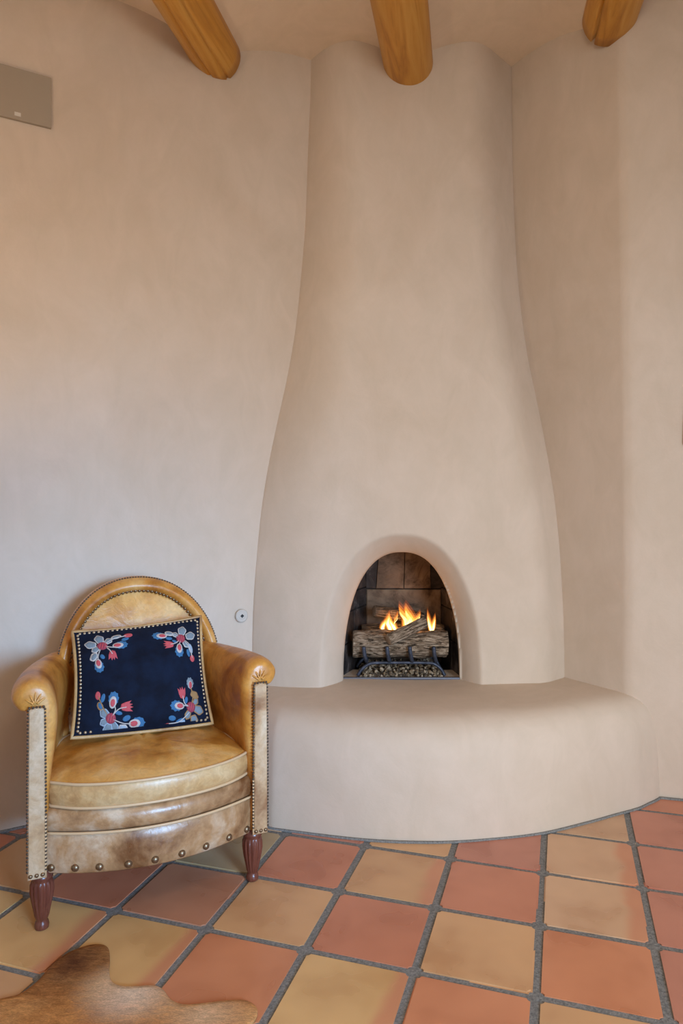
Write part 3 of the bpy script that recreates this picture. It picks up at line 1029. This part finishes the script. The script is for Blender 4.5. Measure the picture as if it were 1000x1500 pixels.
rs_ = [0.02, 0.15, 0.3, 0.45, 0.58, 0.70, 0.78, 0.83, 0.85]
V = [back_pt(r_, k, 0.034 * (1 - (r_ / 0.85) ** 2.4) + 0.004) for r_ in rs_ for k in range(NB)]
F = grid(len(rs_), NB, 0, False, True) + [tuple(range(NB))]
back = mesh('backrest', V, F, LEC, chair)
sec = [(0.85, 0.0), (0.852, 0.012), (0.865, 0.024), (0.885, 0.032), (0.91, 0.035), (0.94, 0.032), (0.965, 0.024), (0.988, 0.010), (1.0, -0.006), (1.0, -0.02), (0.995, -0.045), (0.985, -0.06), (0.9, -0.066), (0.6, -0.07), (0.05, -0.07)]
V = [back_pt(r_, k, d) for r_, d in sec for k in range(NB)]
F = grid(len(sec), NB, 0, False, True) + [tuple((len(sec) - 1) * NB + k for k in range(NB))]
mesh('back_border', V, F, LEA, chair)


def back_curve(rh, d, a0, a1, step):
    P = []
    for q in np.linspace(a0, a1, 700):
        k = q / 360 * NB; k0 = int(k) % NB; k1 = (k0 + 1) % NB; t = k - int(k)
        A, B = Vector(back_pt(rh, k0, d)), Vector(back_pt(rh, k1, d))
        P.append(A.lerp(B, t))
    out = [P[0]]; acc = 0
    for a, b in zip(P, P[1:]):
        acc += (b - a).length
        if acc >= step: out.append(b); acc = 0
    return out


mb = MB()
for p in back_curve(0.853, 0.014, -25, 205, 0.0142):
    v, f = dome_vf(p, (0, -1, 0.0), 0.0066, 0.0055, 8, 3); mb.add(v, f)
tag(mb.build('nail_trim', BRASS, back), 'row of round brass nails inside the padded border', kind='stuff')
mb = MB()
for p in back_curve(0.992, 0.004, -5, 185, 0.0092):
    nrm = (Vector((p.x - BC[0], 0, p.z - BC[1])).normalized() + Vector((0, -1.0, 0)))
    v, f = dome_vf(p, nrm, 0.0047, 0.0042, 7, 2); mb.add(v, f)
tag(mb.build('nail_trim', DNAIL, back), 'row of small dark nails along the outer edge', kind='stuff')

# ---- seat cushion
def cush_outline(n):
    P = catmull([(-0.293, 0.0), (-0.22, -0.050), (-0.12, -0.082), (0, -0.094), (0.12, -0.082), (0.22, -0.050), (0.293, 0.0), (0.304, 0.035), (0.292, 0.15), (0.272, 0.30), (0.225, 0.42), (0.12, 0.47), (0, 0.48), (-0.12, 0.47), (-0.225, 0.42), (-0.272, 0.30), (-0.292, 0.15), (-0.304, 0.035), (-0.293, 0.0)], 8)
    return P[:-1]


CO = cush_outline(0); nc = len(CO); cc = np.array([0.0, 0.19])
V = []
lay = [(0.05, 0.348), (0.9, 0.348), (0.985, 0.352), (1.0, 0.357), (1.016, 0.372), (1.022, 0.39), (1.016, 0.408), (1.0, 0.422)]
for s, z in lay:
    for p in CO:
        q = cc + (p - cc) * s; V.append((q[0], q[1], z + (0.003 * nz(q[0], q[1], z, 14) if 0.36 < z < 0.42 else 0)))
top = [0.985, 0.96, 0.93, 0.89, 0.84, 0.78, 0.70, 0.62, 0.54, 0.45, 0.36, 0.27, 0.18, 0.1, 0.03]
for s in top:
    for p in CO:
        q = cc + (p - cc) * s
        z = 0.424 + 0.028 * (1 - s ** 3.2)
        wr_ = noise.noise(Vector((q[0] * 15, q[1] * 5, 2))) * 0.009 + abs(noise.noise(Vector((q[0] * 26 + 4, q[1] * 8, 5)))) * 0.013
        z += wr_ * (1 - s ** 5)
        V.append((q[0], q[1], z))
F = grid(len(lay) + len(top), nc, 0, False, True) + [tuple(range(nc)), tuple((len(lay) + len(top) - 1) * nc + k for k in range(nc))]
cush = mesh('seat_cushion', V, F, LEC, chair)
cush.data.materials.append(LEB)                      # the tan boxing between the two pipings
for pg in cush.data.polygons:
    if pg.center.z < 0.4225 and pg.center.z > 0.350: pg.material_index = 1
for z, s in ((0.424, 1.004), (0.355, 1.004)):
    v, f = tube_vf([tuple(cc + (p - cc) * s) + (z,) for p in CO], 0.0046, 8, closed=True); mesh('piping', v, f, PIPE, cush)

# ================================================================== cushion with flowers
NAVY = mat('navy_velvet', (0.006, 0.012, 0.035), 0.85, 0.2)
bsdf(NAVY).inputs['Sheen Weight'].default_value = 0.08
bsdf(NAVY).inputs['Sheen Tint'].default_value = (0.10, 0.22, 0.45, 1)
nn = noise_tex(NAVY, 16, 4, 0.6, coords(NAVY))
L(NAVY, ramp(NAVY, nn.outputs['Fac'], [(0.35, (0.0015, 0.003, 0.010)), (0.7, (0.004, 0.010, 0.028))]).outputs['Color'], bsdf(NAVY).inputs['Base Color'])
# corner frame in chair space
cT = {(-1, 1): (-0.209, 0.425, 0.778), (1, 1): (0.236, 0.415, 0.803), (1, -1): (0.240, 0.255, 0.452), (-1, -1): (-0.222, 0.235, 0.470)}
ctr = sum((Vector(p) for p in cT.values()), Vector()) / 4
ux = ((Vector(cT[(1, 1)]) + Vector(cT[(1, -1)])) - (Vector(cT[(-1, 1)]) + Vector(cT[(-1, -1)]))) / 4
uz = ((Vector(cT[(1, 1)]) + Vector(cT[(-1, 1)])) - (Vector(cT[(1, -1)]) + Vector(cT[(-1, -1)]))) / 4
un = ux.cross(uz).normalized()                      # towards the viewer
if un.y > 0: un = -un
Mch = Matrix.Translation((-0.584, 2.19, 0)) @ Matrix.Rotation(CR, 4, 'Z')
pil = empty('throw_pillow', Mch @ (ctr + Vector((0, -0.016, 0.010))), CR)
tag(pil, 'square navy velvet pillow with embroidered flowers in the corners on armchair', 'pillow')
TH = 0.074


def pil_pt(s, t, side=1, lift=0.0):
    """s,t in [-1,1]; pillow-local position"""
    def C4(k): return Vector(cT[k]) - ctr
    a, b = (s + 1) / 2, (t + 1) / 2
    # edges drawn in between the corners
    pin = 0.055
    s2 = s * (1 - pin * (1 - t * t) * abs(s) ** 2); t2 = t * (1 - (pin if t > 0 else -0.02) * (1 - s * s) * abs(t) ** 2)
    a, b = (s2 + 1) / 2, (t2 + 1) / 2
    p = C4((-1, -1)) * (1 - a) * (1 - b) + C4((1, -1)) * a * (1 - b) + C4((1, 1)) * a * b + C4((-1, 1)) * (1 - a) * b
    h = TH * (max(0, 1 - s * s) ** 0.62) * (max(0, 1 - t * t) ** 0.62)
    h += 0.004 * noise.noise(Vector((s * 2.3, t * 2.3, 4))) * (1 - max(abs(s), abs(t)) ** 4)
    return p + un * (side * h + lift)


NPp = 44
gs = [math.sin(x * math.pi / 2) for x in np.linspace(-1, 1, NPp)]
V = [pil_pt(s, t, 1, 0.002) for s in gs for t in gs]
mesh('velvet_front', V, grid(NPp, NPp), NAVY, pil)
V = [pil_pt(s * 1.035, t * 1.035, -0.8 if max(abs(s), abs(t)) < 0.999 else 0) for s in gs for t in gs]
# wrap a leather welt round the edge
TANL = mat_leather('leather_backing', (0.36, 0.18, 0.06), (0.50, 0.29, 0.11), (0.58, 0.37, 0.17), 0.45)
mesh('leather_backing', V, grid(NPp, NPp), TANL, pil)
ring = []
for s, t, ds, dt in ((-1, -1, 1, 0), (1, -1, 0, 1), (1, 1, -1, 0), (-1, 1, 0, -1)):
    for k in range(30):
        q = 2 * k / 30
        ring.append(pil_pt((s + ds * q) * 1.015, (t + dt * q) * 1.015))
v, f = tube_vf([tuple(p) for p in ring], 0.0065, 8, closed=True); mesh('welt', v, f, TANL, pil)
mb = MB()
for s, t, ds, dt in ((-1, -1, 1, 0), (1, -1, 0, 1), (1, 1, -1, 0), (-1, 1, 0, -1)):
    for k in range(27):
        q = (k + 0.5) / 27 * 2
        ps, pt_ = (s + ds * q) * 0.945, (t + dt * q) * 0.945
        if dt == 0 and t < 0 and abs(ps) < 0.72: continue      # the lower edge is tucked under
        p = pil_pt(ps, pt_, 1, 0.002)
        v, f = dome_vf(p, un, 0.0050, 0.004, 8, 2); mb.add(v, f)
STUD = mat('pale_brass_stud', (0.55, 0.44, 0.30), 0.35, 0.5, 0.8)
tag(mb.build('stud_trim', STUD, pil), 'row of round brass studs along the pillow edge', kind='stuff')

def thread(name, c):
    m = mat(name, c, 0.8, 0.2)
    wv = N(m, 'ShaderNodeTexWave'); wv.inputs['Scale'].default_value = 110; wv.inputs['Distortion'].default_value = 2
    L(m, coords(m), wv.inputs['Vector'])
    L(m, mix(m, 1.0, c, ramp(m, wv.outputs['Fac'], [(0, (0.72, 0.72, 0.74)), (1, (1.1, 1.1, 1.1))]).outputs['Color'], 'MULTIPLY'), bsdf(m).inputs['Base Color'])
    L(m, bump(m, wv.outputs['Fac'], 0.4, 0.002).outputs['Normal'], bsdf(m).inputs['Normal'])
    return m


TH_ = {'pink': thread('thread_coral', (0.60, 0.10, 0.11)), 'rose': thread('thread_rose', (0.34, 0.055, 0.085)), 'blue': thread('thread_blue', (0.055, 0.17, 0.32)),
       'grey': thread('thread_grey', (0.22, 0.27, 0.30)), 'white': thread('thread_cream', (0.58, 0.52, 0.47)), 'tan': thread('thread_tan', (0.40, 0.22, 0.09)),
       'pale': thread('thread_pale_blue', (0.36, 0.45, 0.54))}
# measured on the cushion face: corners of the velvet in the measuring frame
QC = {(-1, 1): (78, 172), (1, 1): (868, 72), (1, -1): (935, 738), (-1, -1): (62, 852)}


def to_st(x, y):
    s = t = 0.0
    for _ in range(25):
        a, b = (s + 1) / 2, (t + 1) / 2
        def Bq(a, b, k): return QC[(-1, -1)][k] * (1 - a) * (1 - b) + QC[(1, -1)][k] * a * (1 - b) + QC[(1, 1)][k] * a * b + QC[(-1, 1)][k] * (1 - a) * b
        fx, fy = Bq(a, b, 0) - x, Bq(a, b, 1) - y
        h = 1e-4
        J = np.array([[(Bq(a + h, b, 0) - Bq(a, b, 0)) / h, (Bq(a, b + h, 0) - Bq(a, b, 0)) / h], [(Bq(a + h, b, 1) - Bq(a, b, 1)) / h, (Bq(a, b + h, 1) - Bq(a, b, 1)) / h]])
        d = np.linalg.solve(J, -np.array([fx, fy])); a += d[0]; b += d[1]
        s, t = 2 * a - 1, 2 * b - 1
    return s * 0.97, max(t * 0.965 - 0.025, -0.945)


def patch(name, poly, c, col, lift):
    """raised stitched patch; poly in the measuring frame"""
    V = [pil_pt(*to_st(*c), 1, lift + 0.0016)]
    n = len(poly)
    for k, sc_ in ((0, 0.6), (1, 0.95), (2, 1.0)):
        for p in poly:
            q = (c[0] + (p[0] - c[0]) * sc_, c[1] + (p[1] - c[1]) * sc_)
            V.append(pil_pt(*to_st(*q), 1, lift + (0.0013, 0.0006, -0.0015)[k]))
    F = [(0, 1 + k, 1 + (k + 1) % n) for k in range(n)]
    for r_ in (0, 1):
        F += [(1 + r_ * n + k, 1 + r_ * n + (k + 1) % n, 1 + (r_ + 1) * n + (k + 1) % n, 1 + (r_ + 1) * n + k) for k in range(n)]
    return mesh(name, V, F, TH_[col], pil)


def ell(cx, cy, rx, ry, rot=0, n=14, lobes=0, amp=0.0):
    r_ = D(rot); P = []
    for k in range(n):
        a = 2 * math.pi * k / n
        q = 1 + amp * math.cos(lobes * a)
        x, y = rx * q * math.cos(a), ry * q * math.sin(a)
        P.append((cx + x * math.cos(r_) - y * math.sin(r_), cy + x * math.sin(r_) + y * math.cos(r_)))
    return P


def disc(name, cx, cy, rx, ry, rot, col, lift, lobes=0, amp=0):
    patch(name, ell(cx, cy, rx, ry, rot, 28 if lobes else 14, lobes, amp), (cx, cy), col, lift)


def flower(cx, cy, petals, col='grey', heart='rose', r=33):
    for (x, y, a_, b_) in petals:
        rot = math.degrees(math.atan2(y - cy, x - cx))
        disc('petal', x, y, a_ + 3, b_ + 3, rot, 'white' if col == 'grey' else col, 0.0014, 5, 0.07)
        disc('petal', x, y, a_ - 4, b_ - 4, rot, col if col == 'grey' else 'grey', 0.0024, 5, 0.07)
    disc('flower_heart', cx, cy, r, r * 0.95, 0, heart, 0.0032)
    for dx in (-r * 0.45, 0.05 * r, r * 0.5):
        disc('stitch', cx + dx, cy, 3.0, r * 0.8, 12, 'pink', 0.0044)


def bud(cx, cy, ang, scale=1.0, base='blue'):
    c_, s_ = math.cos(D(ang)), math.sin(D(ang))
    disc('leaf', cx + 22 * c_ * scale, cy + 22 * s_ * scale, 44 * scale, 34 * scale, ang, base, 0.0012, 9, 0.10)
    disc('bud', cx, cy, 36 * scale, 22 * scale, ang, 'white', 0.0024)
    disc('bud_heart', cx - 4 * c_, cy - 4 * s_, 23 * scale, 14 * scale, ang, 'pink', 0.0036)


def tulip(cx, cy, ang, s=1.0):
    c_, s_ = math.cos(D(ang)), math.sin(D(ang))
    sh_ = [(-34, 0), (-26, -18), (-6, -24), (34, -30), (20, -16), (40, -10), (22, -3), (42, 6), (20, 12), (36, 28), (-4, 24), (-26, 16)]
    P = [(cx + s * (x * c_ - y * s_), cy + s * (x * s_ + y * c_)) for x, y in sh_]
    patch('tulip', P, (cx, cy), 'pink', 0.0024)


def stem(pts_, col='white'):
    mb = MB()
    path = [pil_pt(*to_st(*p), 1, 0.0026) for p in catmull(pts_, 4)]
    v, f = tube_vf([tuple(p) for p in path], 0.0019, 6)
    mesh('stem', v, f, TH_[col], pil)


# upper left spray
stem([(228, 275), (300, 222), (380, 198)]); stem([(228, 275), (300, 290), (330, 275)]); stem([(255, 290), (275, 315), (288, 340)]); stem([(215, 300), (198, 350), (198, 400)])
flower(228, 275, [(213, 222, 34, 28), (157, 262, 36, 27), (268, 238, 26, 20), (185, 300, 26, 20)])
disc('leaf', 318, 205, 36, 17, -18, 'white', .0014); disc('leaf', 318, 205, 26, 9, -18, 'grey', .0026)
disc('leaf', 372, 226, 26, 14, -20, 'blue', .0014); disc('bud', 392, 195, 29, 18, -10, 'pink', .0026)
bud(325, 275, -8); tulip(288, 345, 88)
disc('leaf', 172, 352, 36, 24, -60, 'white', .0014, 5, .06); disc('leaf', 172, 352, 26, 15, -60, 'grey', .0026)
disc('leaf', 225, 355, 20, 14, 60, 'blue', .0014); bud(198, 403, 80)
# upper right spray
stem([(735, 220), (690, 195), (610, 207)]); stem([(735, 220), (700, 255), (660, 270)]); stem([(730, 240), (722, 270), (722, 290)]); stem([(765, 245), (800, 285), (818, 350)])
flower(735, 220, [(746, 162, 34, 28), (805, 195, 36, 27), (772, 258, 26, 20), (698, 195, 22, 17)])
disc('leaf', 655, 186, 32, 20, 15, 'white', .0014); disc('leaf', 655, 186, 22, 12, 15, 'grey', .0026)
disc('leaf', 652, 225, 24, 13, 0, 'blue', .0014); bud(604, 206, 182); tulip(650, 271, 175); disc('leaf', 690, 245, 20, 10, 20, 'blue', .0014)
bud(722, 292, 92); disc('leaf', 806, 285, 36, 17, 75, 'pale', .0014); disc('leaf', 788, 318, 32, 14, 75, 'blue', .0012); disc('bud', 818, 352, 19, 24, 0, 'pink', .0026)
# lower left spray
stem([(272, 748), (300, 700), (285, 660)]); stem([(280, 735), (320, 695), (370, 682)]); stem([(272, 748), (350, 772), (420, 770)]); stem([(250, 730), (215, 670), (192, 615)], 'tan')
flower(272, 748, [(234, 722, 32, 26), (256, 812, 38, 28), (232, 770, 26, 20), (300, 792, 28, 20)], 'pale')
disc('bud', 190, 612, 17, 27, 0, 'pink', .0026); disc('leaf', 222, 628, 14, 30, 15, 'blue', .0014); disc('leaf', 205, 678, 20, 30, -25, 'tan', .0014); disc('leaf', 206, 676, 13, 22, -25, 'blue', .0026)
bud(284, 655, -80, 1.08); tulip(368, 680, -8, 1.1); disc('leaf', 320, 716, 26, 12, 10, 'blue', .0014)
disc('leaf', 372, 744, 28, 16, -25, 'blue', .0014); disc('leaf', 355, 800, 34, 24, 10, 'white', .0014, 5, .06); disc('leaf', 355, 800, 26, 16, 10, 'pale', .0026, 5, .06)
bud(424, 770, -8, 1.08)
# lower right spray
stem([(800, 660), (755, 645), (738, 600)]); stem([(800, 665), (760, 655), (715, 660)]); stem([(790, 690), (730, 740), (650, 772)]); stem([(805, 640), (815, 590), (798, 540)], 'tan')
flower(800, 660, [(856, 672, 36, 27), (826, 738, 36, 27), (835, 625, 24, 18), (778, 706, 26, 20)], 'tan')
disc('leaf', 828, 585, 34, 25, 20, 'tan', .0014, 5, .08)
disc('leaf', 795, 515, 30, 38, 0, 'grey', .0012, 9, .1); disc('bud', 797, 526, 17, 27, 0, 'white', .0024); disc('bud_heart', 797, 528, 12, 22, 0, 'pink', .0036)
tulip(735, 585, -100); disc('leaf', 765, 622, 12, 22, 10, 'blue', .0014); bud(716, 660, 178)
disc('leaf', 670, 730, 26, 15, 0, 'blue', .0014); disc('leaf', 722, 755, 46, 24, -30, 'blue', .0014); disc('leaf', 728, 758, 38, 15, -30, 'pale', .0026); disc('bud', 645, 776, 26, 20, -10, 'pink', .0026)

# ================================================================== cowhide rug
HIDE = mat('cowhide', (0.36, 0.16, 0.05), 0.75, 0.25)
n1 = noise_tex(HIDE, 4.2, 4, 0.6, coords(HIDE), 0.6)
n2 = noise_tex(HIDE, 30, 5, 0.7, coords(HIDE, scale=(1.0, 3.2, 1)), 0.8)
n3 = noise_tex(HIDE, 190, 3, 0.7, coords(HIDE, scale=(1.0, 3.5, 1)), 0.3)
c1 = ramp(HIDE, n1.outputs['Fac'], [(0.34, (0.40, 0.155, 0.04)), (0.48, (0.56, 0.26, 0.08)), (0.64, (0.66, 0.36, 0.14))])


def hide_patch(col_in, px_, py_, rad, colr, strength):
    Yw = FPX * EYE / (py_ - HOR); Xw = (px_ - 500) * Yw / FPX
    ds = N(HIDE, 'ShaderNodeVectorMath', operation='DISTANCE')
    L(HIDE, coords(HIDE), ds.inputs[0]); ds.inputs[1].default_value = (Xw + 0.72, Yw - 1.22, 0.009)
    ad = N(HIDE, 'ShaderNodeMath', operation='MULTIPLY_ADD'); ad.inputs[1].default_value = 0.10
    L(HIDE, n2.outputs['Fac'], ad.inputs[0]); L(HIDE, ds.outputs['Value'], ad.inputs[2])
    mr = N(HIDE, 'ShaderNodeMapRange', interpolation_type='SMOOTHSTEP')
    mr.inputs['From Min'].default_value = rad + 0.08; mr.inputs['From Max'].default_value = 0.02; mr.inputs['To Max'].default_value = strength
    L(HIDE, ad.outputs[0], mr.inputs['Value'])
    return mix(HIDE, mr.outputs[0], col_in, colr)


hc = hide_patch(c1.outputs['Color'], 108, 1416, 0.17, (0.11, 0.034, 0.011), 1.0)
hc = hide_patch(hc, 192, 1458, 0.13, (0.88, 0.76, 0.62), 1.0)
hc = hide_patch(hc, 300, 1492, 0.13, (0.76, 0.55, 0.36), 0.9)
hc = hide_patch(hc, 150, 1450, 0.07, (0.74, 0.54, 0.33), 0.7)
c2 = ramp(HIDE, n2.outputs['Fac'], [(0.3, (0.66, 0.60, 0.54)), (0.7, (1.25, 1.25, 1.25))])
c3 = ramp(HIDE, n3.outputs['Fac'], [(0.3, (0.66, 0.62, 0.58)), (0.7, (1.3, 1.3, 1.3))])
L(HIDE, mix(HIDE, 1.0, mix(HIDE, 1.0, hc, c2.outputs['Color'], 'MULTIPLY'), c3.outputs['Color'], 'MULTIPLY'), bsdf(HIDE).inputs['Base Color'])
bsdf(HIDE).inputs['Sheen Weight'].default_value = 0.0
L(HIDE, bump(HIDE, n3.outputs['Fac'], 0.6, 0.004).outputs['Normal'], bsdf(HIDE).inputs['Normal'])
rug_px = [(-60, 1480), (0, 1466), (30, 1458), (55, 1440), (78, 1414), (102, 1397), (130, 1387), (150, 1386), (159, 1392), (161, 1408), (160, 1428), (165, 1441), (180, 1447), (205, 1447), (226, 1446), (239, 1452), (250, 1466), (270, 1474), (300, 1472), (335, 1468), (360, 1468), (374, 1476), (377, 1487), (370, 1502), (340, 1540)]
RP_ = [((x - 500) * (FPX * EYE / (y - HOR)) / FPX, FPX * EYE / (y - HOR)) for x, y in rug_px]
RP_ += [(-0.30, 1.50), (-0.22, 1.36), (-0.05, 1.20), (0.02, 0.98), (-0.05, 0.80), (-0.20, 0.74), (-0.36, 0.80), (-0.55, 0.72), (-0.80, 0.66), (-1.05, 0.72), (-1.20, 0.66), (-1.42, 0.72), (-1.44, 0.92), (-1.28, 1.10), (-1.25, 1.35), (-1.40, 1.60), (-1.30, 1.80), (-1.10, 1.78)]
oc = catmull(RP_ + [RP_[0]], 6)[:-1]
rc = np.array([-0.72, 1.22])
V = []
ly = [(1.0, 0.0005), (1.0, 0.004), (0.996, 0.0065), (0.97, 0.0085), (0.9, 0.009), (0.8, 0.009), (0.65, 0.009), (0.45, 0.009), (0.2, 0.009), (0.02, 0.009)]
for s, z in ly:
    for p in oc:
        q = rc + (p - rc) * s
        V.append((q[0] - rc[0], q[1] - rc[1], z + (0.004 * max(0, nz(q[0], q[1], 1, 5)) if z > 0.008 else 0)))
no = len(oc)
mesh_o = mesh('cowhide_rug', V, grid(len(ly), no, 0, False, True) + [tuple((len(ly) - 1) * no + k for k in range(no)), tuple(range(no))], HIDE)
mesh_o.location = (rc[0], rc[1], 0.0)
tag(mesh_o, 'reddish brown and cream cowhide rug lying on the terracotta tiles', 'rug')

# ================================================================== torchiere beyond the frame, left of the armchair
fl_ = empty('floor_lamp', (-1.2, 1.42, 0))
tag(fl_, 'slim dark metal floor lamp with upturned bowl shade beyond the armchair', 'lamp')
V, F = lathe_vf([(0.13, 0.0), (0.13, 0.012), (0.11, 0.022), (0.03, 0.032), (0.014, 0.045)], 32); mesh('base', V, F, DNAIL, fl_)
v, f = tube_vf([(0, 0, 0.04), (0, 0, 0.7), (0, 0, 1.40)], 0.011, 12); mesh('pole', v, f, DNAIL, fl_)
SHD = mat('bowl_shade', (0.75, 0.6, 0.42), 0.6)
prof_ = [(0.015, 1.39), (0.06, 1.40), (0.10, 1.425), (0.13, 1.46), (0.15, 1.50), (0.147, 1.50), (0.127, 1.462), (0.098, 1.430), (0.06, 1.407), (0.012, 1.397)]
V, F = lathe_vf(prof_, 32); mesh('shade', V, F, SHD, fl_)
pl = bpy.data.lights.new('lamp_bulb', 'POINT'); pl.energy = 14; pl.color = (1.0, 0.84, 0.62); pl.shadow_soft_size = 0.04
po = bpy.data.objects.new('lamp_bulb', pl); C.objects.link(po); po.location = (-1.2, 1.42, 1.49)

# frame edge on the right wall
rp = empty('picture_frame', (1.52, 2.905, 1.64), math.atan2(-0.27, 1.0))
tag(rp, 'plain brown framed panel hanging on the wall right of the fireplace', 'frame')
FRM = mat('brown_frame', (0.40, 0.27, 0.19), 0.6)
v, f = box_vf(0, -0.004, 0, 0.20, 0.02, 0.31, 0.003); mesh('frame', v, f, FRM, rp, False)
v, f = box_vf(0, -0.010, 0, 0.15, 0.014, 0.26, 0.002); mesh('panel', v, f, TAUPE, rp, False)
